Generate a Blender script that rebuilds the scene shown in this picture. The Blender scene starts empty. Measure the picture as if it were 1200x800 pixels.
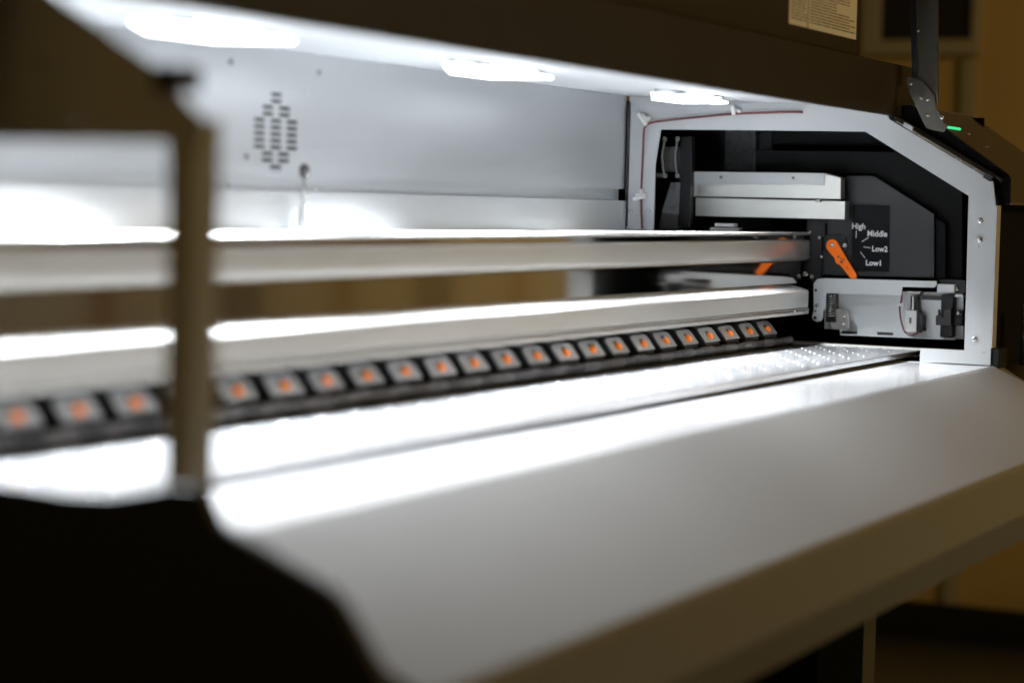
import bpy, bmesh, math, random
from mathutils import Vector, Matrix
random.seed(7)
scn = bpy.context.scene
COL = scn.collection

# ------------------------------------------------------------------ camera
# machine coordinates: X along the printer to its right end, Y to its back, Z up;
# origin = foot of the right-hand side plate's front post on the table; table is H metres above the floor
H = 0.95
EX = Vector((0.44007149, -0.04451298, 0.89685878))
EY = Vector((-0.89763987, -0.04858785, 0.43804324))
EZ = Vector((0.02407783, -0.99782655, -0.06133875))
FPX = 2659.57
CAM = Vector((-2.8895, -0.7227, 0.1949))
right = Vector((EX[0], EY[0], EZ[0])); down = Vector((EX[1], EY[1], EZ[1])); fwd = Vector((EX[2], EY[2], EZ[2]))

def hit(px, py, ax, val):
    """photo pixel -> point (machine coords) on the plane where coordinate ax equals val"""
    r = right*((px-600)/FPX) + down*((py-400)/FPX) + fwd
    return CAM + r*((val-CAM[ax])/r[ax])
def Q(px, py, X):
    p = hit(px, py, 0, X); return (p.y, p.z)

cd = bpy.data.cameras.new('camera'); cam = bpy.data.objects.new('camera', cd); COL.objects.link(cam)
m = Matrix.Identity(4)
for i in range(3):
    m[i][0] = right[i]; m[i][1] = -down[i]; m[i][2] = -fwd[i]
m[0][3], m[1][3], m[2][3] = CAM.x, CAM.y, CAM.z + H
cam.matrix_world = m
cd.sensor_width = 36; cd.sensor_fit = 'HORIZONTAL'; cd.lens = FPX/1200*36
cd.clip_start = 0.05; cd.clip_end = 60
cd.dof.use_dof = True; cd.dof.focus_distance = 2.96; cd.dof.aperture_fstop = 2.8
scn.camera = cam

# ------------------------------------------------------------------ world, room lamp, exposure
w = bpy.data.worlds.new('World'); scn.world = w; w.use_nodes = True
w.node_tree.nodes['Background'].inputs[0].default_value = (1.0, 0.70, 0.30, 1)
w.node_tree.nodes['Background'].inputs[1].default_value = 0.042
scn.view_settings.view_transform = 'Standard'; scn.view_settings.look = 'None'
scn.view_settings.exposure = 0; scn.view_settings.gamma = 1
def area(name, loc, target, size, power, col):
    l = bpy.data.lights.new(name, 'AREA'); l.energy = power; l.color = col; l.shape = 'RECTANGLE'
    l.size, l.size_y = size
    o = bpy.data.objects.new(name, l); COL.objects.link(o); o.location = loc
    o.rotation_euler = (Vector(target)-Vector(loc)).to_track_quat('-Z', 'Y').to_euler()
    return o
area('room_lamp', (0.6, -2.6, 2.3), (0.2, 0.2, 0.9), (1.2, 0.5), 29, (1.0, 0.68, 0.24))
area('carton_fill', (2.0, 1.0, 2.5), (1.5, -0.85, 0.9), (1.2, 0.4), 11, (1.0, 0.70, 0.30)).data.spread = math.radians(115)  # added fill that brightens the cartons mirrored in the polished strip
area('left_plate_fill', (-4.2, 0.2, 2.4), (-1.8, 0.2, 1.1), (0.8, 0.4), 3.2, (1.0, 0.66, 0.24))  # added fill that lifts the outer face of the left plate

# ------------------------------------------------------------------ materials
MATS = {}
def mat(name, base, rough=0.5, metal=0.0, var=0.06, scale=30.0, rvar=0.05, bump=0.0, bscale=400.0,
        stretch=(1, 1, 1), emit=None, strength=0.0, coat=0.0, spec=0.5):
    M = bpy.data.materials.new(name); M.use_nodes = True
    nt = M.node_tree; b = nt.nodes['Principled BSDF']
    tc = nt.nodes.new('ShaderNodeTexCoord'); mp = nt.nodes.new('ShaderNodeMapping')
    mp.inputs['Scale'].default_value = stretch
    nt.links.new(tc.outputs['Object'], mp.inputs['Vector'])
    n = nt.nodes.new('ShaderNodeTexNoise'); n.inputs['Scale'].default_value = scale
    n.inputs['Detail'].default_value = 5; n.inputs['Roughness'].default_value = 0.6
    nt.links.new(mp.outputs['Vector'], n.inputs['Vector'])
    mx = nt.nodes.new('ShaderNodeMix'); mx.data_type = 'RGBA'
    mx.inputs['A'].default_value = tuple(max(0, c*(1-var)) for c in base)+(1,)
    mx.inputs['B'].default_value = tuple(min(1, c*(1+var)) for c in base)+(1,)
    nt.links.new(n.outputs['Fac'], mx.inputs['Factor'])
    nt.links.new(mx.outputs['Result'], b.inputs['Base Color'])
    mr = nt.nodes.new('ShaderNodeMapRange')
    mr.inputs['To Min'].default_value = max(0.01, rough-rvar); mr.inputs['To Max'].default_value = rough+rvar
    nt.links.new(n.outputs['Fac'], mr.inputs['Value']); nt.links.new(mr.outputs['Result'], b.inputs['Roughness'])
    b.inputs['Metallic'].default_value = metal
    b.inputs['Specular IOR Level'].default_value = spec
    b.inputs['Coat Weight'].default_value = coat
    if bump:
        n2 = nt.nodes.new('ShaderNodeTexNoise'); n2.inputs['Scale'].default_value = bscale; n2.inputs['Detail'].default_value = 3
        nt.links.new(mp.outputs['Vector'], n2.inputs['Vector'])
        bp_ = nt.nodes.new('ShaderNodeBump'); bp_.inputs['Strength'].default_value = bump; bp_.inputs['Distance'].default_value = 0.001
        nt.links.new(n2.outputs['Fac'], bp_.inputs['Height']); nt.links.new(bp_.outputs['Normal'], b.inputs['Normal'])
    if emit:
        b.inputs['Emission Color'].default_value = emit+(1,); b.inputs['Emission Strength'].default_value = strength
    MATS[name] = M; return M
mat('zinc_sheet', (0.80, 0.82, 0.84), 0.40, 0.80, 0.03, 5, 0.012, 0.04, 200, (0.3, 1, 3))
mat('table_paint', (0.68, 0.68, 0.69), 0.12, 0.38, 0.03, 20, 0.04, 0.04, 500)
mat('apron_shaded_paint', (0.25, 0.247, 0.242), 0.42, 0.15, 0.03, 20, 0.04, 0.04, 500)  # same paint as the table, darkened for the slope's weaker light
mat('platen_metal', (0.70, 0.71, 0.73), 0.19, 0.86, 0.05, 40, 0.05, 0.06, 500, (0.1, 1, 1))
mat('rail_metal', (0.72, 0.71, 0.69), 0.24, 0.60, 0.02, 20, 0.008, 0.012, 500, (0.3, 1, 1))
mat('mirror_steel', (0.74, 0.71, 0.66), 0.07, 1.0, 0.03, 30, 0.02)
mat('plate_paint', (0.40, 0.41, 0.415), 0.42, 0.0, 0.03, 25, 0.05, 0.08, 700)
mat('side_plate_paint', (0.55, 0.52, 0.45), 0.5, 0.0, 0.08, 25, 0.05, 0.08, 700)
mat('white_ceiling', (0.42, 0.43, 0.44), 0.5, 0.0, 0.03, 20, 0.05)
mat('black_plastic', (0.007, 0.007, 0.008), 0.45, 0.0, 0.15, 60, 0.06, 0.1, 900, spec=0.22)
mat('pump_plastic', (0.022, 0.022, 0.024), 0.40, 0.0, 0.15, 60, 0.06, 0.1, 900, spec=0.35)
mat('lid_plastic', (0.013, 0.009, 0.005), 0.6, 0.0, 0.12, 6, 0.06, spec=0.25)
mat('hood_plastic', (0.030, 0.022, 0.013), 0.45, 0.0, 0.12, 10, 0.06, 0.1, 900)
mat('dark_body', (0.010, 0.009, 0.008), 0.6, 0.0, 0.15, 20, 0.06)
mat('carriage_black', (0.008, 0.0084, 0.0095), 0.55, 0.0, 0.10, 90, 0.06, 0.15, 1200, spec=0.3)
mat('sticker_black', (0.004, 0.004, 0.005), 0.5, 0.0, 0.1, 40, 0.03, spec=0.05)
mat('print_white', (0.92, 0.92, 0.92), 0.5)
mat('orange_plastic', (0.93, 0.17, 0.004), 0.42, 0.0, 0.06, 80, 0.05, spec=0.25)
mat('roller_orange', (0.92, 0.21, 0.006), 0.40, 0.0, 0.08, 80, 0.05)
mat('aluminium', (0.76, 0.75, 0.71), 0.34, 0.75, 0.07, 18, 0.07, 0.05, 500, (1, 1, 6))
mat('bracket_paint', (0.74, 0.76, 0.77), 0.40, 0.1, 0.03, 60, 0.05, 0.06, 800)
mat('steel_dark', (0.28, 0.27, 0.25), 0.38, 0.8, 0.1, 60, 0.06)
mat('screw_steel', (0.72, 0.71, 0.70), 0.26, 0.8, 0.05, 200, 0.05)
mat('void_black', (0.003, 0.003, 0.003), 0.8, spec=0.1)
mat('recess_dark', (0.02, 0.02, 0.02), 0.6)  # dark colour painted in for the shade inside holes and recesses
mat('grey_plastic', (0.16, 0.165, 0.17), 0.28, 0.0, 0.10, 120, 0.06)
mat('roller_rubber', (0.02, 0.02, 0.021), 0.45, 0.0, 0.15, 150, 0.08)
mat('pinch_plastic', (0.46, 0.465, 0.47), 0.15, 0.45, 0.10, 120, 0.06)
mat('roller_grip', (0.085, 0.085, 0.09), 0.40, 0.2, 0.12, 150, 0.08)
mat('white_nylon', (0.80, 0.80, 0.78), 0.45)
mat('wire_red', (0.15, 0.010, 0.012), 0.45)
mat('wire_black', (0.02, 0.014, 0.016), 0.45)
mat('clear_tube', (0.34, 0.34, 0.33), 0.25, 0.0, 0.05, 50, 0.05, spec=0.8)
mat('arm_metal', (0.13, 0.12, 0.095), 0.45, 0.6, 0.06, 40, 0.05)
mat('hinge_paint', (0.024, 0.020, 0.012), 0.5, 0.2, 0.06, 40, 0.05)
mat('paper', (0.62, 0.58, 0.48), 0.7, 0.0, 0.04, 30)
mat('ink', (0.10, 0.09, 0.08), 0.7)
mat('led_diffuser', (0.9, 0.9, 0.9), 0.4, emit=(0.90, 0.95, 1.0), strength=9)
mat('green_light', (0.1, 0.6, 0.35), 0.4, emit=(0.05, 1.0, 0.42), strength=0.75)
mat('wall_paint', (0.60, 0.43, 0.19), 0.8, 0.0, 0.06, 3, 0.05, 0.2, 120)
mat('floor_vinyl', (0.045, 0.043, 0.035), 0.45, 0.0, 0.2, 5, 0.08)
mat('window_frame_paint', (0.44, 0.40, 0.31), 0.6)
mat('dark_glass', (0.02, 0.02, 0.025), 0.12, 0.0, 0.1, 2, 0.02)
mat('cardboard', (0.46, 0.43, 0.35), 0.85, 0.0, 0.10, 12, 0.04, 0.2, 150)
mat('tape', (0.30, 0.20, 0.10), 0.35)

# ------------------------------------------------------------------ mesh helpers
def bm_box(bm, x0, x1, y0, y1, z0, z1, mi=0):
    v = [bm.verts.new(p) for p in ((x0,y0,z0),(x1,y0,z0),(x1,y1,z0),(x0,y1,z0),(x0,y0,z1),(x1,y0,z1),(x1,y1,z1),(x0,y1,z1))]
    for f in ((0,3,2,1),(4,5,6,7),(0,1,5,4),(1,2,6,5),(2,3,7,6),(3,0,4,7)):
        bm.faces.new([v[i] for i in f]).material_index = mi
def bm_prism(bm, poly, x0, x1, mi=0):
    """polygon of (y,z) extruded along X"""
    a = [bm.verts.new((x0, y, z)) for y, z in poly]; b = [bm.verts.new((x1, y, z)) for y, z in poly]
    n = len(poly)
    bm.faces.new(a).material_index = mi; bm.faces.new(b[::-1]).material_index = mi
    for i in range(n):
        bm.faces.new((a[i], b[i], b[(i+1) % n], a[(i+1) % n])).material_index = mi
def bm_frame(bm, outer, inner, x0, x1):
    n = len(outer)
    ao = [bm.verts.new((x0,)+p) for p in outer]; ai = [bm.verts.new((x0,)+p) for p in inner]
    bo = [bm.verts.new((x1,)+p) for p in outer]; bi = [bm.verts.new((x1,)+p) for p in inner]
    for i in range(n):
        j = (i+1) % n
        bm.faces.new((ao[i], ao[j], ai[j], ai[i])); bm.faces.new((bo[i], bi[i], bi[j], bo[j]))
        bm.faces.new((ao[i], bo[i], bo[j], ao[j])); bm.faces.new((ai[i], ai[j], bi[j], bi[i]))
def basis(axis):
    a = Vector(axis).normalized()
    u = a.orthogonal().normalized() if abs(a.z) > 0.9 else Vector((0,0,1)).cross(a).normalized()
    return a, u, a.cross(u)
def bm_lathe(bm, origin, axis, prof, seg=16, mi=0):
    """prof: (radius, height along axis)"""
    a, u, v = basis(axis); o = Vector(origin); rings = []
    for r, h in prof:
        if r < 1e-6: rings.append([bm.verts.new(o+a*h)])
        else: rings.append([bm.verts.new(o+a*h+(u*math.cos(t)+v*math.sin(t))*r) for t in (2*math.pi*k/seg for k in range(seg))])
    for p, q in zip(rings, rings[1:]):
        for k in range(seg):
            j = (k+1) % seg
            if len(p) == 1 and len(q) == 1: continue
            if len(p) == 1: f = bm.faces.new((p[0], q[k], q[j]))
            elif len(q) == 1: f = bm.faces.new((p[k], q[0], p[j]))
            else: f = bm.faces.new((p[k], q[k], q[j], p[j]))
            f.smooth = True; f.material_index = mi
    for ring in (rings[0], rings[-1]):
        if len(ring) > 2: bm.faces.new(ring).material_index = mi
def bm_tube(bm, pts, r, seg=8, mi=0):
    pts = [Vector(p) for p in pts]; rings = []; u = None
    for i, p in enumerate(pts):
        t = (pts[min(i+1, len(pts)-1)]-pts[max(i-1, 0)]).normalized()
        if u is None: u = t.orthogonal().normalized()
        u = (u - t*u.dot(t)).normalized(); v = t.cross(u)
        rings.append([bm.verts.new(p+(u*math.cos(2*math.pi*k/seg)+v*math.sin(2*math.pi*k/seg))*r) for k in range(seg)])
    for a, b in zip(rings, rings[1:]):
        for k in range(seg):
            f = bm.faces.new((a[k], a[(k+1) % seg], b[(k+1) % seg], b[k])); f.smooth = True; f.material_index = mi
    for ring in (rings[0], rings[-1]): bm.faces.new(ring).material_index = mi
def smooth_path(pts, n=8):
    pts = [Vector(p) for p in pts]; out = []
    P = [pts[0]*2-pts[1]]+pts+[pts[-1]*2-pts[-2]]
    for i in range(1, len(P)-2):
        for k in range(n):
            t = k/n; a, b, c, d = P[i-1], P[i], P[i+1], P[i+2]
            out.append(0.5*((2*b)+(c-a)*t+(2*a-5*b+4*c-d)*t*t+(3*b-a-3*c+d)*t**3))
    out.append(pts[-1]); return out

def thing(name, label, cat, loc, group=None):
    o = bpy.data.objects.new(name, None); COL.objects.link(o); o.location = loc; o.empty_display_size = 0.1
    o['label'] = label; o['category'] = cat
    if group: o['group'] = group
    return o
OFFS = {}                                   # world position of every object's origin
def world_loc(o):
    p = Vector((0, 0, 0))
    while o: p = p + o.location; o = o.parent
    return p
def obj(name, bm, mats, parent=None, bevel=0.0, seg=2, at=None, smooth_angle=None):
    """bm is in machine coordinates (at=None) or local around the machine point at"""
    bmesh.ops.recalc_face_normals(bm, faces=bm.faces)
    me = bpy.data.meshes.new(name); bm.to_mesh(me); bm.free()
    for k in ([mats] if isinstance(mats, str) else mats): me.materials.append(MATS[k])
    return link(name, me, parent, at, bevel, seg)
def link(name, me, parent=None, at=None, bevel=0.0, seg=2):
    o = bpy.data.objects.new(name, me); COL.objects.link(o)
    want = Vector((0, 0, H)) + (Vector(at) if at else Vector((0, 0, 0)))
    if parent: o.parent = parent; o.location = want - world_loc(parent)
    else: o.location = want
    if bevel:
        b = o.modifiers.new('bevel', 'BEVEL'); b.width = bevel; b.segments = seg; b.limit_method = 'ANGLE'; b.angle_limit = math.radians(35)
        b.harden_normals = True
        me.shade_smooth(); me.set_sharp_from_angle(angle=math.radians(25))
    return o
def struct(o): o['kind'] = 'structure'; return o
def box(name, mats, parent, x0, x1, y0, y1, z0, z1, bevel=0.0, **k):
    bm = bmesh.new(); bm_box(bm, x0, x1, y0, y1, z0, z1); return obj(name, bm, mats, parent, bevel, **k)
def prism(name, mats, parent, poly, x0, x1, bevel=0.0, **k):
    bm = bmesh.new(); bm_prism(bm, poly, x0, x1); return obj(name, bm, mats, parent, bevel, **k)

# one screw mesh per axis, shared by all screws (unit radius 4 mm)
def screw_mesh(axis):
    bm = bmesh.new(); a = Vector(axis)
    bm_lathe(bm, (0,0,0), a, [(0.0040, -0.0005), (0.0040, 0.0010), (0.0034, 0.0020), (0.0022, 0.0025), (0.0, 0.0027)], 16)
    _, u, v = basis(a)
    for d, e in ((u, v), (v, u)):
        c = [bm.verts.new(a*h+d*(s*0.0019)+e*(t*0.0004)) for h in (0.0020, 0.00285) for s, t in ((-1,-1),(1,-1),(1,1),(-1,1))]
        for f in ((0,1,2,3),(4,5,6,7),(0,1,5,4),(1,2,6,5),(2,3,7,6),(3,0,4,7)):
            bm.faces.new([c[i] for i in f]).material_index = 1
    bmesh.ops.recalc_face_normals(bm, faces=bm.faces)
    me = bpy.data.meshes.new('screw'); bm.to_mesh(me); bm.free()
    me.materials.append(MATS['screw_steel']); me.materials.append(MATS['recess_dark']); return me
SCREW = {'x': screw_mesh((-1,0,0)), 'y': screw_mesh((0,-1,0)), 'z': screw_mesh((0,0,1))}
def screw(parent, at, axis='x', s=1.0):
    o = link('screw', SCREW[axis], parent, at); o.scale = (s, s, s)
    o.rotation_euler['xyz'.index(axis)] = random.uniform(0, 1.5); return o

# ================================================================== the setting
bm = bmesh.new(); bm_box(bm, -6, 8, -6, 6, -H-0.05, -H); struct(obj('floor', bm, 'floor_vinyl'))
XW = 3.05
bm = bmesh.new(); bm_box(bm, XW, XW+0.12, -6, 6, -H, 2.0); wall = struct(obj('wall', bm, 'wall_paint'))
yc = hit(1136, 120, 0, XW).y
box('wall_trim', 'window_frame_paint', wall, XW-0.02, XW-0.001, yc-0.02, yc+0.02, -H+0.1, 0.60, 0.004)
box('baseboard', 'dark_body', wall, XW-0.015, XW-0.001, -5.9, 5.9, -H, -H+0.10, 0.003)
(y0, z0), (y1, z1) = Q(1012, 66, XW), Q(1150, 66, XW)
zt = 1.45; ym = (y0+y1)/2
win = thing('wall_window', 'dark window in a pale frame on the tan wall behind the printer', 'window', (XW, ym, z0+H))
bm = bmesh.new()
bm_frame(bm, [(y0, z0), (y1, z0), (y1, zt), (y0, zt)], [(y0-0.05, z0+0.04), (y1+0.022, z0+0.04), (y1+0.022, zt-0.04), (y0-0.05, zt-0.04)], XW-0.03, XW-0.001)
obj('window_frame', bm, 'window_frame_paint', win, 0.004)
box('pane', 'dark_glass', win, XW-0.014, XW-0.006, y1+0.0225, y0-0.0505, z0+0.0405, zt-0.0405)

# cartons across the aisle, which the polished strip of the gantry mirrors
CART = [(-0.62, -1.02, 0.50, 0.42, 0.0, 0.52), (-0.60, -1.03, 0.46, 0.40, 0.521, 0.50), (0.02, -1.05, 0.60, 0.45, 0.0, 0.60),
        (0.05, -1.04, 0.56, 0.42, 0.601, 0.43), (0.78, -1.03, 0.62, 0.46, 0.0, 0.55), (0.80, -1.05, 0.56, 0.44, 0.551, 0.46),
        (1.49, -1.05, 0.66, 0.48, 0.0, 0.58), (1.52, -1.04, 0.60, 0.45, 0.581, 0.44),
        (2.31, -1.05, 0.64, 0.48, 0.0, 0.54), (2.30, -1.04, 0.60, 0.45, 0.541, 0.50)]
CL = ['brown cardboard carton at the bottom of the narrow stack facing the printer',
      'brown taped carton on top of the narrow stack facing the printer',
      'wide brown carton under the taped carton, second stack facing the printer',
      'taped brown carton topping the second stack facing the printer',
      'brown carton at the base of the third stack facing the printer',
      'taped brown carton topping the third stack facing the printer',
      'large brown carton at the base of the stack before the white cabinet',
      'taped brown carton topping the stack before the white cabinet',
      'brown carton at the base of the stack between white cabinet and wall',
      'taped brown carton topping the stack between white cabinet and wall']
for (x, y, wx, wy, zb, hz), lb in zip(CART, CL):
    t = thing('cardboard_box', lb, 'box', (x, y, zb), 'cartons stacked across the aisle')
    z = zb-H
    box('carton', 'cardboard', t, x-wx/2, x+wx/2, y-wy/2, y+wy/2, z, z+hz, 0.004)
    box('packing_tape', 'tape', t, x-0.03, x+0.03, y+wy/2+0.0005, y+wy/2+0.0015, z+hz*0.72, z+hz-0.004)

cab = thing('slim_cabinet', 'slim white metal cabinet between stacks of cartons across the aisle', 'cabinet', (1.895, -1.0, 0))
box('cabinet_body', 'bracket_paint', cab, 1.84, 1.95, -1.20, -0.80, -H, 0.22, 0.004)
box('cabinet_door', 'bracket_paint', cab, 1.842, 1.948, -0.7995, -0.785, -H+0.02, 0.21, 0.003)
box('cabinet_handle', 'steel_dark', cab, 1.85, 1.858, -0.7845, -0.765, -0.05, 0.08, 0.002)
# ================================================================== the printer
XL = -1.80
PR = thing('large_format_printer', 'wide roll printer with raised dark lid and white lit interior', 'printer', (-0.9, 0.25, 0))

# ---- table, platen and apron
bm = bmesh.new(); bm_box(bm, XL+0.002, 0.012, 0.0, 0.30, -0.012, -0.001); table = obj('table', bm, 'table_paint', PR)
prof = [(0.0, -0.001), (-0.005, -0.0030), (-0.140, -0.0785), (-0.1425, -0.0808), (-0.1435, -0.0835), (-0.1455, -0.132), (-0.1450, -0.1345), (-0.128, -0.172), (-0.120, -0.172), (-0.137, -0.133), (-0.137, -0.084), (-0.0, -0.0125)]
apron = prism('front_apron', 'apron_shaded_paint', PR, prof, XL+0.004, 0.03)
PZ = 0.0100
gy = 0.118
XPE = 0.085
bm = bmesh.new(); bm_box(bm, XL+0.01, XPE, gy, 0.30, 0.0030, PZ)
platen = obj('platen', bm, 'platen_metal', PR, 0.0012)
bm = bmesh.new()
for i in range(62):
    x = 0.072-0.0295*i
    for j in range(6):
        yy = gy+0.022+0.032*j+(0.016 if i % 2 else 0)
        if yy < 0.262: bm_lathe(bm, (x+random.uniform(-.0015,.0015), yy+random.uniform(-.0012,.0012), PZ), (0,0,1), [(0.0017, -0.0002), (0.0015, 0.0003), (0.0011, 0.0006), (0.0007, 0.0007), (0.0004, 0.0001)], 8)
o = obj('suction_hole_rims', bm, 'screw_steel', platen); o['kind'] = 'stuff'
box('platen_end_strip', 'aluminium', platen, XPE+0.0003, XPE+0.004, gy+0.002, 0.30, 0.002, PZ+0.002)
for px, py in ((1098.5, 418), (809, 464), (815, 462), (563, 503)):
    p = hit(px, py, 2, -0.001); screw(table, (p.x, p.y, -0.001), 'z', 0.8)

# ---- gantry: two satin rails with a polished strip between them
YR, XRE = 0.300, 0.150
prism('upper_rail', 'rail_metal', PR, [(0.3065, 0.1222), (0.3000, 0.1275), (0.2995, 0.1290), (0.3000, 0.1500), (0.3012, 0.1515), (0.3055, 0.1522), (0.3060, 0.1585), (0.3002, 0.1592), (0.2995, 0.1600), (0.2995, 0.1618), (0.3005, 0.1626), (0.345, 0.1626), (0.345, 0.1222)], XL+0.003, XRE, 0.0003)
bm = bmesh.new(); bm_box(bm, XL+0.003, XRE-0.02, YR+0.0455, 0.5155, 0.150, 0.1605); obj('rear_tray', bm, 'zinc_sheet', PR)
box('rail_groove', 'mirror_steel', PR, XL+0.003, XRE-0.002, 0.3025, 0.3052, 0.1526, 0.1580)
box('rail_groove', 'steel_dark', PR, XL+0.003, 0.068, 0.2731, 0.2738, 0.0580, 0.0605)
bm = bmesh.new(); bm_box(bm, XL+0.003, XRE-0.001, YR+0.003, 0.32, 0.0925, 0.1220); obj('polished_strip', bm, 'mirror_steel', PR)
lr = prism('lower_rail', 'rail_metal', PR, [(0.303, 0.0925), (0.276, 0.0850), (0.274, 0.0828), (0.274, 0.0615), (0.2765, 0.0598), (0.2765, 0.0585), (0.273, 0.0565), (0.273, 0.0522), (0.34, 0.0505), (0.34, 0.0925)], XL+0.003, 0.070, 0.0006)
for px, py in ((931, 364), (946, 363)):
    y, z = Q(px, py, 0.1); p = hit(px, py, 1, 0.274); screw(lr, (p.x, 0.274, p.z), 'y', 0.8)

# ---- feed roller and pinch rollers
YP, X0P, DP = 0.303, -0.020, 0.0717
fr = bmesh.new(); bm_lathe(fr, (XL+0.003, 0.2865, 0.0175), (1,0,0), [(0.0042, 0), (0.0042, -XL)], 12)
feed = obj('feed_roller', fr, 'roller_rubber', PR)
bm = bmesh.new(); bm_box(bm, XL+0.003, 0.004, 0.33, 0.345, 0.004, 0.0502); obj('pinch_backing', bm, 'dark_body', PR)
bm = bmesh.new(); bm_prism(bm, [(0.030, 0.0465), (0.010, 0.0455), (0.006, 0.0435), (-0.0085, 0.0245), (-0.0095, 0.0225), (-0.0095, 0.0185), (0.030, 0.0185)], -0.025, 0.025)
me_h = None
first = {}
nrm = Vector((0, -0.0190, 0.0145)).normalized()
def mk(key, bm, mats):
    bmesh.ops.recalc_face_normals(bm, faces=bm.faces); me = bpy.data.meshes.new(key); bm.to_mesh(me); bm.free()
    for k in mats: me.materials.append(MATS[k])
    first[key] = me
mk('pinch_arm', bm, ['black_plastic'])
bm = bmesh.new(); c = Vector((0, -0.0030, 0.0325))
bm_lathe(bm, c-nrm*0.002, nrm, [(0.0047, 0), (0.0047, 0.0045), (0.0041, 0.0060), (0.0026, 0.0069), (0, 0.0073)], 16); mk('pinch_knob', bm, ['roller_orange'])
bm = bmesh.new(); t2 = Vector((0, 0.0145, 0.0190)).normalized(); cc = Vector((0, -0.0012, 0.0340)); hw, hh, cr = 0.0245, 0.0105, 0.006
ring = [(-hw, -hh), (hw, -hh), (hw, hh-cr), (hw-cr*0.3, hh-cr*0.3), (hw-cr, hh), (-hw+cr, hh), (-hw+cr*0.3, hh-cr*0.3), (-hw, hh-cr)]
hole = [(-0.0058, -0.0060), (0.0058, -0.0060), (0.0066, 0.0), (0.0058, 0.0045), (0.003, 0.0058), (-0.003, 0.0058), (-0.0058, 0.0045), (-0.0066, 0.0)]
lay = []
for h_ in (0.0004, 0.0022):
    for loop in (ring, hole): lay.append([bm.verts.new(cc+Vector((u_, 0, 0))+t2*v_+nrm*h_) for u_, v_ in loop])
for k in range(8):
    j = (k+1) % 8
    bm.faces.new((lay[2][k], lay[2][j], lay[3][j], lay[3][k])); bm.faces.new((lay[0][k], lay[1][k], lay[1][j], lay[0][j]))
    bm.faces.new((lay[0][k], lay[0][j], lay[2][j], lay[2][k])); bm.faces.new((lay[1][k], lay[3][k], lay[3][j], lay[1][j]))
mk('pinch_cover', bm, ['pinch_plastic'])
bm = bmesh.new(); bm_box(bm, -0.007, 0.007, -0.0112, -0.0096, 0.0190, 0.0235); mk('pinch_slot', bm, ['black_plastic'])
bm = bmesh.new(); bm_lathe(bm, (-0.021, -0.0165, 0.0175), (1,0,0), [(0.0044, 0), (0.0049, 0.001), (0.0049, 0.041), (0.0044, 0.042)], 14); mk('pinch_roller', bm, ['roller_grip'])
for k in range(25):
    x = X0P-DP*k
    a = link('pinch_arm', first['pinch_arm'], PR, (x+random.uniform(-.0007, .0007), YP, 0), 0.003, 2)
    a.rotation_euler = (random.uniform(-.02, .02), 0, random.uniform(-.025, .025))
    for part in ('pinch_knob', 'pinch_cover'):
        o = link(part, first[part], a, (x, YP, 0), 0.0006 if part == 'pinch_cover' else 0, 2)
        link('pinch_slot', first['pinch_slot'], a, (x, YP, 0), 0.001, 1)
    link('pinch_roller', first['pinch_roller'], a, (x+0.034, YP, 0))

# ---- rear wall with real vent slots
vx, vz, sw, sh, rp = -0.906, 0.258, 0.0205, 0.0034, 0.0067
slots = []
for r in range(13):
    n = 1 if r < 2 or r > 10 else (2 if r < 4 or r > 8 else 3)
    for q in range(n):
        slots.append((vx+(q-(n-1)/2)*0.031, vz+(6-r)*rp))
xs = sorted({round(v, 5) for cx, cz in slots for v in (cx-sw/2, cx+sw/2)} | {XL+0.003, 0.0-0.004})
zs = sorted({round(v, 5) for cx, cz in slots for v in (cz-sh/2, cz+sh/2)} | {0.218, 0.347})
bm = bmesh.new(); grid = {}
V = lambda i, j: grid.setdefault((i, j), bm.verts.new((xs[i], 0.52, zs[j])) if (i, j) not in grid else grid[(i, j)])
for i in range(len(xs)-1):
    for j in range(len(zs)-1):
        mx_, mz_ = (xs[i]+xs[i+1])/2, (zs[j]+zs[j+1])/2
        if any(abs(mx_-cx) < sw/2 and abs(mz_-cz) < sh/2 for cx, cz in slots): continue
        bm.faces.new((V(i, j), V(i+1, j), V(i+1, j+1), V(i, j+1)))
lv_ = [[bm.verts.new((x, y, z)) for x in (xs[0], xs[-1])] for y, z in ((0.52, 0.218), (0.5285, 0.2178), (0.5285, 0.2002), (0.517, 0.2000), (0.517, 0.160))]
for a, b in zip(lv_, lv_[1:]): bm.faces.new((a[0], a[1], b[1], b[0]))
rear = obj('rear_wall', bm, 'zinc_sheet', PR)
s = rear.modifiers.new('solidify', 'SOLIDIFY'); s.thickness = 0.0012; s.offset = 1
bm = bmesh.new(); bm_lathe(bm, (vx, 0.565, vz), (0,-1,0), [(0.046, 0), (0.046, 0.03)], 24); obj('fan_body', bm, 'black_plastic', rear)
box('rear_cover', 'black_plastic', PR, XL+0.003, 0.0, 0.60, 0.61, 0.0, 0.36)
for px, py in ((271, 73), (374, 86), (289, 184), (268, 219), (371, 223)):
    p = hit(px, py, 1, 0.5185); bm = bmesh.new(); bm_lathe(bm, (p.x, 0.5185, p.z), (0,-1,0), [(0.0030, 0), (0.0026, 0.001), (0, 0.0014)], 12); obj('rivet', bm, 'steel_dark', rear)
for px, py in ((344, 105), (360, 107)):
    p = hit(px, py, 1, 0.5185); bm = bmesh.new(); bm_lathe(bm, (p.x, 0.5185, p.z), (0,-1,0), [(0.0034, 0), (0.0034, 0.001), (0.002, 0.0016), (0, 0.0018)], 14); obj('rivet', bm, 'zinc_sheet', rear)
p0, p1, p2 = hit(357, 262, 1, 0.50), hit(356, 238, 1, 0.50), hit(357, 201, 1, 0.50)
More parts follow.
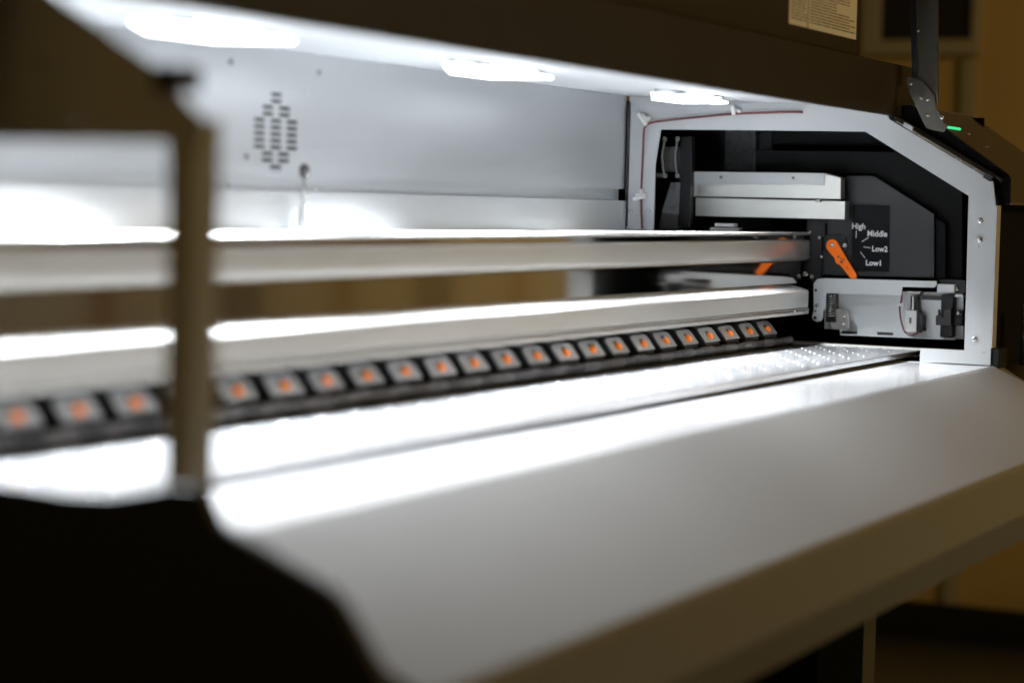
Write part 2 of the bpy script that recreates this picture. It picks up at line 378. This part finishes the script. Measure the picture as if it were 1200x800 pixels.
bm = bmesh.new(); bm_lathe(bm, p0-Vector((0,0,0.004)), (0,0,1), [(0.0075, 0), (0.0075, 0.012), (0.006, 0.020), (0.004, p1.z-p0.z+0.004), (0, p1.z-p0.z+0.005)], 14)
va = obj('drain_valve', bm, 'white_nylon', PR)
bm = bmesh.new(); bm_tube(bm, [p1, (p1+p2)/2, p2], 0.0013); obj('stem', bm, 'steel_dark', va)
bm = bmesh.new(); bm_lathe(bm, p2-Vector((0,0,0.008)), (0,0,1), [(0.002, 0), (0.0055, 0.004), (0.0055, 0.012), (0.002, 0.016)], 12); obj('knob', bm, 'wire_black', va)

# ---- ceiling panel with the LED lamps
cz = lambda y: 0.322+(y-0.145)*(0.022/0.375)
ceil = prism('lamp_ceiling', 'white_ceiling', PR, [(0.148, 0.3205), (0.160, 0.328), (0.165, cz(0.165)+0.006), (0.5185, cz(0.52)), (0.5185, cz(0.52)+0.006), (0.148, 0.338)], XL+0.003, -0.004)
for i, xc in enumerate((-1.69, -1.305, -0.774, -0.238)):  # first lamp is out of view, added to light the table's left end
    lm = box('led_housing', 'white_ceiling', PR, xc-0.070, xc+0.085, 0.320, 0.352, cz(0.33)-0.0020, cz(0.33)+0.004, 0.0008)
    zc = cz(0.33)-0.0022
    plan = [(x, y-0.063) for x, y in ((-0.100, 0.390), (-0.045, 0.378), (-0.025, 0.360), (0.015, 0.360), (0.045, 0.378), (0.120, 0.390), (0.120, 0.408), (0.05, 0.430), (-0.05, 0.430), (-0.100, 0.408))]
    bm = bmesh.new(); n_ = len(plan); g = 0.337
    top_o = [bm.verts.new((xc+x, y, zc)) for x, y in plan]; top_i = [bm.verts.new((xc+x*0.84, g+(y-g)*0.80, zc)) for x, y in plan]
    dp = lambda x: 0.0078-0.0050*min(1, max(0, abs(x)-0.03)/0.07)
    low_o = [bm.verts.new((xc+x*0.98, g+(y-g)*0.92, zc-dp(x))) for x, y in plan]; low_i = [bm.verts.new((xc+x*0.84, g+(y-g)*0.80, zc-dp(x))) for x, y in plan]
    for k in range(n_):
        j = (k+1) % n_
        bm.faces.new((top_o[k], top_o[j], low_o[j], low_o[k])).material_index = 1 if k in (5, 6, 7, 8) else 0
        bm.faces.new((low_o[k], low_o[j], low_i[j], low_i[k])); bm.faces.new((low_i[k], low_i[j], top_i[j], top_i[k])); bm.faces.new((top_o[k], top_i[k], top_i[j], top_o[j])).material_index = 1
    obj('led_diffuser', bm, ['led_diffuser', 'white_nylon'], lm)
    a_ = area('led_lamp', (xc, 0.334, zc-0.0012+H), (xc, 0.334-0.11, zc-1.0+H), (0.085, 0.040), (13.0, 16.0, 15.5, 8.6)[i], (0.90, 0.95, 1.0))
    a_.data.spread = math.radians((120, 121, 119, 108)[i])

# ---- lid (raised), its lower band, sticker, hinge arm
box('top_cover_band', 'lid_plastic', PR, XL-0.3, 0.092, 0.140, 0.1475, 0.3185, 0.386, 0.0015)
box('top_cover_roof', 'lid_plastic', PR, XL-0.3, 0.004, 0.148, 0.61, 0.349, 0.362)
lid = box('lid', 'lid_plastic', PR, XL-0.3, -0.150, 0.1435, 0.1490, 0.3865, 0.86, 0.001)
a, b_ = hit(925, 27, 1, 0.1425), hit(1003.5, 47.5, 1, 0.1425)
zb = (a.z+b_.z)/2; st = box('warning_sticker', 'paper', lid, a.x, b_.x, 0.1430, 0.14345, zb, zb+0.10)
xd = hit(947, 30, 1, 0.1425).x
box('divider_line', 'ink', st, xd-0.0012, xd+0.0012, 0.1427, 0.1430, zb, zb+0.10)
bm = bmesh.new()
for k in range(26):
    z = zb+0.0065+k*0.0035
    x = a.x+0.006
    while x < xd-0.012:
        l = random.uniform(0.006, 0.02); bm_box(bm, x, min(x+l, xd-0.005), 0.1427, 0.1430, z, z+0.0013); x += l+0.003
    x = xd+0.008; e = b_.x-random.choice((0.006, 0.01, 0.03, 0.08))
    while x < e:
        l = random.uniform(0.008, 0.045); bm_box(bm, x, min(x+l, e), 0.1427, 0.1430, z, z+0.0013); x += l+0.003
o = obj('printed_lines', bm, 'ink', st); o['kind'] = 'stuff'
XA = 0.010
arm = prism('hinge_arm', 'hinge_paint', PR, [Q(1074, -60, XA), Q(1099, -60, XA), Q(1099.5, 120, XA), Q(1077, 120, XA)], XA, XA+0.003, 0.0005)
prism('arm_edge_rail', 'black_plastic', arm, [Q(1064, -60, XA), Q(1073.5, -60, XA), Q(1075, 92, XA), Q(1069, 92, XA)], XA, XA+0.02)
hb = prism('hinge_bracket', 'hinge_paint', PR, [Q(1063, 90, XA), Q(1080, 93, XA), Q(1096, 112, XA), Q(1098, 128, XA), Q(1111, 148, XA), Q(1107, 155, XA), Q(1086, 151, XA), Q(1064, 104, XA)], XA-0.003, XA-0.0004, 0.0004)
for px, py in ((1068, 98), (1080, 115), (1087.5, 116.5), (1088, 135), (1104, 138)):
    y, z = Q(px, py, XA-0.003); screw(hb, (XA-0.003, y, z), 'x', 0.62)
y, z = Q(1076, 36, XA); screw(arm, (XA, y, z), 'x', 0.6)

# ---- right-hand side plate
PY0 = 0.003
outer = [(PY0, 0.0), (PY0, 0.2), (0.008, 0.2355), Q(1042, 140, 0), (0.162, 0.345), (0.5175, 0.345), (0.5175, 0.10), (0.5175, -0.001), (0.096, -0.001), (0.06, 0.0)]
inner = [(0.0375, 0.0175), (0.0382, 0.120), Q(1135, 229.5, 0), Q(1014, 154.3, 0), (0.330, 0.2985), (0.4700, 0.2985), (0.4765, 0.250), (0.4765, -0.0005), (0.096, -0.0005), (0.0955, 0.0175)]
bm = bmesh.new(); bm_frame(bm, outer, inner, 0.0, 0.0022)
plate = obj('right_side_plate', bm, 'plate_paint', PR, 0.0004)
box('plate_flange', 'plate_paint', plate, -0.0002, 0.020, PY0-0.0015, PY0-0.0001, 0.022, 0.205)
box('flange_foot', 'black_plastic', PR, 0.0025, 0.045, -0.008, 0.010, -0.004, 0.0215, 0.001)
for px, py, s in ((1149, 258.5, 1.0), (1148.5, 281, 1.0), (1142.3, 397, 1.0), (739, 248, 0.8), (760, 248, 0.8)):
    y, z = Q(px, py, 0); screw(plate, (0, y, z), 'x', s)
for px, py, a_, c_ in ((1147, 289, 1.2, 5), (1153, 413, 5, 1.0), (1149, 269, 0.8, 0.8)):
    y, z = Q(px, py, 0); box('stamped_mark', 'steel_dark', plate, -0.0003, 0.0, y-a_*0.0005, y+a_*0.0005, z-c_*0.0005, z+c_*0.0005)
(ya, za), (yb, zb2) = Q(802, 126, 0), Q(886, 132.5, 0)
box('access_panel', 'plate_paint', plate, -0.0008, -0.0001, yb, ya, zb2, za+0.006, 0.0002)
# hinge line at the plate's rear edge
(ya, za) = Q(731.5, 200, 0)
box('corner_gap_strip', 'black_plastic', plate, -0.0035, -0.0005, 0.5150, 0.5185, 0.165, 0.335)
# clips and twisted cable
CP = [(752.5, 268), (751.5, 240), (751.7, 220), (753.5, 180), (754.5, 155), (757, 147.5), (762, 144.5), (775, 142), (800, 139.3), (830, 136.4), (861, 133.6), (900, 132), (922, 131.2), (941, 131.4)]
path = smooth_path([(-0.0042,)+Q(px, py, -0.004) for px, py in CP], 12)
L = [0]
for p, q in zip(path, path[1:]): L.append(L[-1]+(q-p).length)
cable = None
for k, mt in enumerate(('wire_red', 'wire_black')):
    pts = []
    for i in range(len(path)):
        t = (path[min(i+1, len(path)-1)]-path[max(i-1, 0)]).normalized(); u = Vector((1,0,0)); v = t.cross(u).normalized()
        n_ = 1
        pts.append((path[i], u, v, L[i]))
    fine = []
    for (p, u, v, l), (p2_, u2, v2, l2) in zip(pts, pts[1:]):
        for s_ in range(4):
            f_ = s_/4; th = 2*math.pi*(l+(l2-l)*f_)/0.0085+k*math.pi
            fine.append(p.lerp(p2_, f_)+u*(math.cos(th)*0.0009)+v*(math.sin(th)*0.0009))
    bm = bmesh.new(); bm_tube(bm, fine, 0.00095, 6)
    o = obj('twisted_cable' if k == 0 else 'cable_strand', bm, mt, plate if k == 0 else cable)
    if k == 0: cable = o
def clip(px, py, ang, ln):
    y, z = Q(px, py, -0.004); c_, s_ = math.cos(ang), math.sin(ang)
    bm = bmesh.new(); bm_box(bm, -0.004, 0.0045, -ln/2, ln/2, -0.0026, 0.0026)
    bm_box(bm, -0.0020, 0.0040, -ln/2+0.004, ln/2-0.004, -0.0062, -0.0027); bm_lathe(bm, (-0.0005, ln*0.18, -0.0085), (-1,0,0), [(0.0026, -0.004), (0.0026, 0.002), (0.001, 0.003)], 10)
    o = obj('cable_clip', bm, 'white_nylon', plate, 0.0008, at=(-0.0046, y, z)); o.rotation_euler.x = ang
clip(753.5, 140, math.radians(-38+90+180), 0.020); clip(750.5, 231.5, math.radians(180-15), 0.020); clip(860, 129.5, math.radians(90+180-8), 0.012)
# trim along the chamfer
A, B = Vector((0, 0.148, 0.314)), Vector((0, 0.008, 0.2355)); dv = (B-A).normalized(); nv = Vector((0, -dv.z, dv.y))
if nv.z < 0: nv = -nv
def along(name, mt, parent, s0, s1, h0, h1, x0, x1, bev=0.0):
    P_ = [A+dv*s0+nv*h0, A+dv*s1+nv*h0, A+dv*s1+nv*h1, A+dv*s0+nv*h1]
    return prism(name, mt, parent, [(p.y, p.z) for p in P_], x0, x1, bev)
tr = along('chamfer_trim', 'arm_metal', PR, 0.008, 0.150, -0.004, 0.0035, 0.0032, 0.012, 0.0004)
along('latch_block', 'plate_paint', tr, 0.020, 0.034, 0.002, 0.0078, -0.001, 0.0028, 0.0005)
along('latch_block', 'black_plastic', tr, 0.146, 0.158, -0.002, 0.006, -0.001, 0.0028, 0.0005)
for s_ in (0.046, 0.050, 0.105, 0.111, 0.132):
    p = A+dv*s_+nv*0.002; screw(tr, (0.0026, p.y, p.z), 'x', 0.45)
# dark strip painting in the shade of the gap between plate and hood
along('chamfer_shadow_gap', 'dark_body', PR, 0.0, 0.165, 0.0045, 0.0065, 0.0125, 0.030)

# ---- right-hand station housing (dark shell) with hood
XH = 0.328
bm = bmesh.new()
bm_box(bm, 0.012, XH, 0.603, 0.612, -0.034, 0.34); bm_prism(bm, [(0.012, -0.001), (0.012, 0.235), (0.130, 0.318), (0.602, 0.318), (0.602, -0.001)], XH-0.012, XH)
bm_box(bm, 0.012, XH-0.0125, 0.165, 0.602, 0.330, 0.338); bm_box(bm, 0.012, XH-0.0125, 0.05, 0.602, -0.0030, -0.0015)
bm_box(bm, 0.046, XH-0.0125, 0.012, 0.020, -0.003, 0.22)
shell = obj('station_shell', bm, 'void_black', PR)
hp = [(0.250, 0.3385), (0.250, 0.334), (0.128, 0.3335), (-0.004, 0.245), (-0.008, 0.240), (-0.008, 0.206), (-0.004, 0.206), (-0.003, 0.236), (0.13, 0.325), (0.25, 0.325)]
hp = [(0.250, 0.3345), (0.128, 0.3345), (0.120, 0.331), (-0.004, 0.246), (-0.008, 0.240), (-0.008, 0.207), (0.000, 0.207), (0.000, 0.236), (0.128, 0.324), (0.250, 0.324)]
prism('hood_gap_shade', 'void_black', PR, [(0.128, 0.3340), (0.119, 0.3300), (-0.004, 0.2455), (-0.0075, 0.2400), (-0.0075, 0.2075), (0.004, 0.2075), (0.006, 0.236), (0.145, 0.3175), (0.145, 0.3340)], 0.0285, 0.0316)  # black sheet added to keep the gap between plate and hood dark
hood = prism('right_hood', 'hood_plastic', PR, hp, 0.032, 0.33, 0.0012)
box('hood_edge_highlight', 'arm_metal', hood, 0.030, 0.33, -0.0095, -0.0082, 0.2065, 0.2095)  # thin lighter strip drawing the highlight along the hood's lower edge
p = Vector((0, 0.084, 0.3066)); d2 = Vector((0, -0.124, -0.085)).normalized(); n2 = Vector((0, -0.085, 0.124)).normalized()
P_ = [p-n2*0.003, p+d2*0.004-n2*0.003, p+d2*0.0035+n2*0.0022, p+d2*0.0005+n2*0.0022]
prism('status_light', 'green_light', hood, [(q.y, q.z) for q in P_], 0.042, 0.105, 0.0006)
for px, py in ((1135, 168), (1157, 161)):
    pp = hit(px, py, 0, 0.12); t_ = (pp.y+0.004)/0.124; screw(hood, (0.12, pp.y, 0.2465+max(0, t_)*0.085), 'z', 0.5)
# right body below the hood
bm = bmesh.new(); bm_prism(bm, [(0.011, -0.004), (-0.010, -0.012), (-0.100, -0.075), (-0.100, -0.145), (0.60, -0.145), (0.60, -0.004)], 0.0465, 0.42); obj('right_lower_cover', bm, 'black_plastic', PR, 0.004)
bm = bmesh.new(); bm_prism(bm, [(0.0, -0.0025), (-0.012, -0.008), (-0.115, -0.066), (-0.115, -0.120), (0.0, -0.120)], 0.0305, 0.046); obj('apron_end_cap', bm, 'black_plastic', PR, 0.002)
(y, z) = Q(1195, 372, 0.10)
bm = bmesh.new(); bm_lathe(bm, (0.10, y-0.014, -0.004), (0,0,1), [(0.012, 0), (0.012, z+0.020), (0.010, z+0.022), (0.010, 0.02)], 16); obj('drain_bottle', bm, 'grey_plastic', PR)

# ---- inside the station: dark back panels, hose clamps
box('station_back_panel', 'carriage_black', PR, 0.300, 0.304, 0.10, 0.415, 0.289, 0.3295)
box('station_side_panel', 'carriage_black', PR, 0.300, 0.304, 0.4155, 0.60, 0.02, 0.3295)
(ya, za) = Q(850, 153, 0.28); (yb, zb2) = Q(884, 200, 0.28)
box('cable_duct', 'grey_plastic', PR, 0.28, 0.298, yb, ya, zb2, za+0.02, 0.001)
XT = 0.10
def pxbox(name, mt, parent, x0, x1, pa, pb, bev=0.0005):
    """box between photo corners pa (top left) and pb (bottom right) on the plane X=x0, reaching back to x1"""
    (ya, za), (yb, zb_) = Q(*pa, x0), Q(*pb, x0)
    return box(name, mt, parent, x0, x1, min(ya, yb), max(ya, yb), min(za, zb_), max(za, zb_), bev)
hr = pxbox('hose_rack', 'steel_dark', PR, XT+0.012, XT+0.02, (776, 172), (803, 202))
pxbox('rack_foot', 'grey_plastic', hr, XT, XT+0.02, (769, 203), (776, 207.5))
def pxprism(name, mt, parent, x0, x1, pts, bev=0.0005):
    return prism(name, mt, parent, [Q(a_, b__, x0) for a_, b__ in pts], x0, x1, bev)
pxprism('ink_tray', 'grey_plastic', PR, XT+0.004, XT+0.03, [(786, 214), (797, 214), (795, 252), (775, 250)])
pxprism('ink_tray', 'steel_dark', PR, XT+0.01, XT+0.03, [(775, 251), (795, 253), (793, 268), (772, 268)])
pxbox('upright', 'black_plastic', PR, XT+0.005, XT+0.02, (797, 160), (808, 266))
for dx in (0, 15):
    bm = bmesh.new(); bm_tube(bm, smooth_path([(XT,)+Q(a_+dx, b__, XT) for a_, b__ in ((779, 160), (778, 170), (776, 182), (776.5, 195), (779, 207))], 6), 0.0016)
    hs = obj('ink_hose', bm, 'clear_tube', hr)
    for py in (163, 206):
        y, z = Q(779+dx, py, XT); bm = bmesh.new(); bm_lathe(bm, (XT, y, z-0.003), (0,0,1), [(0.0028, 0), (0.0034, 0.002), (0.0034, 0.004), (0.0028, 0.006)], 10); obj('hose_fitting', bm, 'clear_tube', hs)

# ---- wiper bracket below the carriage
XB = 0.138
br = pxprism('wiper_bracket', 'bracket_paint', PR, XB, XB+0.0025, [(968, 326), (1097.5, 329.4), (1097.5, 334), (1094.5, 337), (1057.5, 336.2), (1056.5, 346.2), (967.8, 343.2), (967.8, 361), (964.5, 364), (964.3, 372), (962, 376), (957, 377), (952.5, 374.5), (951.5, 371), (953.5, 364), (953.3, 332), (958, 326.8)], 0.0004)
for px, py, r in ((956, 340, 1.9), (955.5, 364.5, 1.3), (955, 372.3, 2.3)):
    y, z = Q(px, py, XB); bm = bmesh.new(); bm_lathe(bm, (XB-0.0001, y, z), (-1,0,0), [(r*0.00105, -0.0008), (r*0.00105, 0.0002)], 12); obj('hole', bm, 'recess_dark', br)
y, z = Q(957.5, 358, XB); screw(br, (XB, y, z), 'x', 0.75)
bp2 = pxprism('station_base_plate', 'bracket_paint', PR, XB+0.022, XB+0.024, [(966, 340), (1129, 343), (1129, 397.4), (985, 391.8), (984, 386), (966, 385)], 0.0003)
pxprism('base_lip', 'bracket_paint', bp2, XB+0.010, XB+0.0215, [(984, 391.4), (1118, 397.2), (1118, 398.4), (984.5, 392.6)])
for a_, b__ in (((986, 387.5), (1004.5, 391.3)), ((1028, 388.8), (1046.5, 392.9))):
    pxbox('slot', 'recess_dark', bp2, XB+0.0214, XB+0.0216, a_, b__, 0)
def spring(name, px0, px1, pya, pyb, turns, X, parent):
    (ya, za), (yb, zb_) = Q(px0, pya, X), Q(px1, pyb, X); yc_ = (ya+yb)/2; r = abs(ya-yb)/2
    pts = [(X+r*math.sin(t), yc_+r*math.cos(t), za+(zb_-za)*i/(turns*12)) for i in range(turns*12+1) for t in (2*math.pi*i/12,)]
    bm = bmesh.new(); bm_tube(bm, pts, 0.0007, 6); return obj(name, bm, 'screw_steel', parent)
pxbox('spring_rod', 'black_plastic', bp2, XB+0.008, XB+0.0215, (968.5, 344), (978, 378))
spring('coil_spring', 970.5, 978.5, 344.5, 371, 9, XB+0.004, bp2)
sb = pxprism('spring_bracket', 'steel_dark', bp2, XB+0.001, XB+0.003, [(979, 362), (988.5, 362), (995.5, 369.5), (995, 386), (975, 385.5), (973, 379), (980, 377)], 0.0003)
for px, py in ((989.8, 372), (988.8, 380.5)): y, z = Q(px, py, XB+0.001); screw(sb, (XB+0.001, y, z), 'x', 0.68)
# solenoid with its red lead
XS = XB+0.004
so = pxprism('solenoid', 'white_nylon', PR, XS, XS+0.017, [(1061, 363), (1074.5, 364), (1073.5, 388.5), (1060, 387)], 0.0006)
pxprism('coil_side', 'black_plastic', so, XS+0.001, XS+0.0165, [(1074.7, 364.5), (1078, 365.5), (1081.5, 371), (1081, 387), (1078, 389.5), (1073.8, 388.5)], 0.0006)
pxbox('plunger', 'black_plastic', so, XS+0.004, XS+0.012, (1067, 346), (1075.5, 363.5), 0.0006)
pxbox('plunger_cap', 'steel_dark', so, XS+0.002, XS+0.014, (1062, 341), (1079, 344.5), 0.0006)
pxbox('plunger_rib', 'screw_steel', so, XS+0.002, XS+0.0038, (1069, 347), (1070.6, 363), 0.0002)
pxbox('rating_mark', 'ink', so, XS-0.0002, XS, (1065.5, 372), (1068, 379), 0)
pxbox('coil_foot', 'screw_steel', so, XS-0.001, XS+0.015, (1060, 387), (1073.5, 389.3), 0.0003)
bm = bmesh.new()
for e in (0, 0.0016):
    bm_tube(bm, smooth_path([(XS-0.003+e, Q(a_, b__, XS)[0]+e*0.6, Q(a_, b__, XS)[1]) for a_, b__ in ((1058, 338), (1057.5, 350), (1055.5, 358), (1055.5, 366), (1057.5, 378), (1061, 388), (1067, 392.5), (1074, 391), (1078, 388))], 6), 0.0009, 6)
ld = obj('lead_wire', bm, 'wire_red', so)
pxbox('lead_connector', 'white_nylon', ld, XS-0.006, XS-0.001, (1051.5, 355.3), (1060, 359), 0.0005)
y, z = Q(1083.5, 386, XB+0.022); screw(bp2, (XB+0.0215, y, z), 'x', 0.8)
# pump column
pc = pxbox('pump_column', 'black_plastic', PR, XS+0.002, XS+0.018, (1103, 345), (1116, 395.5), 0.001)
pxprism('pump_clamp', 'pump_plastic', pc, XS-0.003, XS+0.0015, [(1096.5, 370), (1099, 369), (1099, 362.5), (1101, 362.5), (1101.5, 368), (1106, 372), (1106, 364), (1114, 362), (1114.5, 381), (1096.5, 381)], 0.0005)
pxbox('pump_arm', 'black_plastic', pc, XS+0.006, XS+0.016, (1116.5, 363), (1127.5, 382), 0.0006)
y, z = Q(1123.5, 367.3, XS+0.006); screw(pc, (XS+0.006, y, z), 'x', 0.8)
pxbox('cross_rod', 'pump_plastic', PR, XB+0.012, XB+0.020, (1076, 346), (1104, 352), 0.0006)
gb = pxbox('guide_block', 'bracket_paint', PR, XB+0.006, XB+0.018, (1098, 332.5), (1118.5, 343.5), 0.001)
pxbox('guide_rod', 'bracket_paint', gb, XB+0.008, XB+0.018, (1118.8, 344.5), (1128.5, 348.5), 0.0006)
pxbox('guide_plate', 'carriage_black', gb, XB+0.012, XB+0.0215, (1101, 327.5), (1131, 343), 0.0004)
y, z = Q(1121.5, 338, XB+0.012); screw(gb, (XB+0.0118, y, z), 'x', 0.85)
# sensor on the rail
sn = pxbox('rail_sensor', 'steel_dark', PR, 0.060, 0.075, (832, 266.3), (866, 275), 0.0006)
pxbox('sensor_cap', 'white_nylon', sn, 0.060, 0.075, (837.5, 261.5), (860, 266), 0.0006)
# rail end bearing
eb = pxprism('rail_end_bracket', 'black_plastic', PR, XRE-0.010, XRE-0.004, [(949.5, 262), (967, 262), (967, 276), (963, 278), (962, 326), (953, 330), (949.8, 330)], 0.0005)
for px, py, s in ((949.5, 272, .5), (960.5, 278.5, .6), (962.5, 301, .5), (951.5, 324, .7), (944.5, 321, .9)):
    y, z = Q(px, py, XRE-0.010); screw(eb, (XRE-0.0102, y, z), 'x', s)

# ---- left-hand side plate and lower body
outer = [(0.0160, 0.0), (0.0160, 0.2), (0.0080, 0.236), (0.040, 0.2655), (0.168, 0.340), (0.515, 0.340), (0.515, 0.0), (0.30, 0.0)]
inner = [(0.0318, 0.010), (0.0323, 0.18), (0.0328, 0.2228), (0.035, 0.2245), (0.168, 0.2245), (0.47, 0.2245), (0.47, 0.010), (0.30, 0.010)]
bm = bmesh.new(); bm_frame(bm, outer, inner, XL, XL+0.0022)
lp = obj('left_side_plate', bm, 'side_plate_paint', PR, 0.0004)
box('plate_flange', 'plate_paint', lp, XL-0.0003, XL+0.026, 0.0143, 0.0159, 0.022, 0.238)
box('hinge_block', 'black_plastic', PR, XL-0.006, XL+0.02, 0.0235, 0.0400, 0.2535, 0.268, 0.001)
for px, py, s in ((52, 72, 1.0), (90, 140, 1.1), (128, 141, .6)):
    y, z = Q(px, py, XL); screw(lp, (XL, y, z), 'x', s)
lpf = [(0.62, 0.0195), (0.158, 0.0195), (0.14, 0.0200), (0.09, 0.0178), (0.06, 0.0195), (0.040, 0.0235), (0.020, 0.028), (-0.002, 0.028), (-0.012, 0.008), (-0.086, -0.0225), (-0.094, -0.029), (-0.126, -0.074), (-0.150, -0.120), (-0.150, -0.30), (0.62, -0.30)]
prism('left_lower_cover', 'dark_body', PR, lpf, XL-0.012, XL-0.0006, 0.002)
# ---- body under the table, stand
box('lower_body', 'dark_body', PR, XL, 0.046, 0.02, 0.58, -0.150, -0.0135)
for x in (XL-0.002, -0.165):
    s_ = box('stand_leg', 'arm_metal', PR, x-0.025, x+0.025, 0.10, 0.16, -H+0.06, -0.1505, 0.002)
    box('stand_panel', 'dark_body', s_, x-0.015, x+0.015, 0.1605, 0.45, -H+0.06, -0.1505)
    box('stand_foot', 'black_plastic', s_, x-0.03, x+0.03, -0.05, 0.60, -H+0.001, -H+0.0595, 0.004)
box('stand_crossbar', 'dark_body', PR, XL+0.03, -0.195, 0.28, 0.32, -0.62, -0.52)

# ================================================================== the print carriage (slides along the gantry)
XC = 0.150
CG = thing('print_carriage', 'black print carriage with orange height lever parked at the rail end', 'print carriage', (XC+0.05, 0.26, H+0.10))
pxprism('side_cover', 'carriage_black', CG, XC, XC+0.12, [(945, 258), (990, 257), (990, 206), (1024, 206), (1095, 251), (1095, 326), (945, 322)], 0.001)
pxprism('rear_cover', 'void_black', CG, XC+0.015, XC+0.13, [(885, 176), (1062, 178), (1128, 222), (1128, 330), (1096, 330), (1096, 250), (1025, 204), (989, 204), (989, 256), (885, 256)], 0.001)
pxprism('rear_duct', 'void_black', CG, XC+0.004, XC+0.014, [(1097, 256), (1108, 262), (1108, 327), (1097, 327)], 0.0006)
def bar(pts_top, pts_low, X):
    o = pxprism('guide_bar', 'aluminium', CG, X, X+0.02, pts_low, 0.0005)
    if pts_top: pxprism('bar_flange', 'bracket_paint', o, X-0.0016, X-0.0001, pts_top, 0.0003); 
    return o
b1 = bar([(810, 201.2), (966, 203), (966, 217), (810, 215.5)], [(810, 201.5), (967, 203.2), (985.5, 208.5), (985, 233.3), (810.5, 230)], 0.118)
for px, py in ((845, 208), (929.5, 209)): y, z = Q(px, py, 0.1164); screw(b1, (0.1164, y, z), 'x', 0.62)
b2 = bar(None, [(815.2, 231.6), (990.5, 236), (990, 257.2), (815, 253)], 0.120)
pxbox('bar_stay', 'black_plastic', CG, 0.1405, XC-0.0005, (826, 214), (985, 250))
pxbox('bar_pin', 'steel_dark', b2, 0.112, 0.1198, (955, 233.6), (961, 237), 0.0004)
# lever gauge sticker
XK = XC-0.0012
gs = pxprism('height_gauge_sticker', 'sticker_black', CG, XK, XC-0.0002, [(999, 240), (1043, 241), (1041.5, 318.5), (997, 317)])
def text(s, pxl, pxr, pyt, pyb, dsc=0.0):
    cu = bpy.data.curves.new('txt', 'FONT'); cu.body = s; cu.size = 1; cu.offset = 0.024; cu.resolution_u = 3
    to = bpy.data.objects.new('txt', cu); COL.objects.link(to)
    me = bpy.data.meshes.new_from_object(to.evaluated_get(bpy.context.evaluated_depsgraph_get()))
    bpy.data.objects.remove(to); me.name = 'lettering'
    xs_ = [v.co.x for v in me.vertices]; x0, x1 = min(xs_), max(xs_)
    h = 0.73                                   # cap height of the built-in font
    (ya, za), (yb, zb_) = Q(pxl, pyb, XK), Q(pxr, pyt, XK)
    kx = (ya-yb)/(x1-x0); kz = (zb_-za)/h
    for v in me.vertices:
        v.co = Vector((XK-0.0002, ya-(v.co.x-x0)*kx, za+v.co.y*kz))
    me.materials.append(MATS['print_white']); return link('lettering', me, gs)
text('High', 998.5, 1014.4, 261.6, 268.0); text('Middle', 1016.5, 1040, 270.4, 276.7)
text('Low2', 1022, 1040.3, 288.5, 294.4); text('Low1', 1014.7, 1032.4, 304.9, 310.7)
for a_, b__ in (((1003.6, 270), (1003.2, 279)), ((1018, 278.2), (1010, 283.2)), ((1011.8, 289.2), (1020, 290.4)), ((1008.2, 295.2), (1013.7, 302.2))):
    p, q = Vector(Q(*a_, XK)), Vector(Q(*b__, XK)); d_ = (q-p).normalized(); n_ = Vector((-d_.y, d_.x))*0.00045
    prism('gauge_tick', 'print_white', gs, [tuple(p+n_), tuple(q+n_), tuple(q-n_), tuple(p-n_)], XK-0.0003, XK-0.0001)
# lever
XV = XC-0.009
ang0 = math.atan2(326-287.5, 1002-975)
pts = []
ux, uy = math.cos(ang0), math.sin(ang0)
def lv(u, v): return (975+ux*u-uy*v, 287.8+uy*u+ux*v)
for k in range(9):
    t = math.pi/2+math.pi*k/8; pts.append(lv(6.4*math.cos(t), -6.4*math.sin(t)*-1))
outl = [lv(7.4*math.cos(t), 7.4*math.sin(t)) for t in [math.pi/2+math.pi*k/8 for k in range(9)]]
outl += [lv(10, -6.2), lv(24, -5.0), lv(44, -4.0), lv(47.5, -1.8), lv(47.5, 2.4), lv(45, 4.2), lv(30, 5.0), lv(23, 5.8), lv(21, 8.0), lv(17, 7.8), lv(14, 6.2)]
lever = pxprism('height_lever', 'orange_plastic', CG, XV, XV+0.005, outl, 0.0007)
y, z = Q(975, 287.5, XV); screw(lever, (XV, y, z), 'x', 0.75)
bm = bmesh.new(); bm_lathe(bm, (XV+0.0051, y, z), (1,0,0), [(0.005, 0), (0.005, 0.0037)], 12); obj('lever_boss', bm, 'black_plastic', lever)
for u, v, r in ((15, 1.2, 1.6), (21, -1.6, 1.5), (22, 1.8, 2.2), (18, 0.0, 1.0), (31, 0, .8), (33, 0, .8)):
    y, z = Q(*lv(u, v), XV); bm = bmesh.new(); bm_lathe(bm, (XV+0.0006, y, z), (-1,0,0), [(r*0.00095, 0), (r*0.00095, 0.0007)], 10); obj('lever_recess', bm, 'recess_dark', lever)
lb = pxprism('lever_stop', 'black_plastic', CG, XC-0.005, XC-0.0003, [(968, 262), (969, 275.5), (985, 276), (991, 279), (993, 287), (989, 294), (978, 296), (966, 296), (966, 262)], 0.0005)
y, z = Q(989.8, 287.5, XC-0.005); screw(lb, (XC-0.005, y, z), 'x', 0.8)
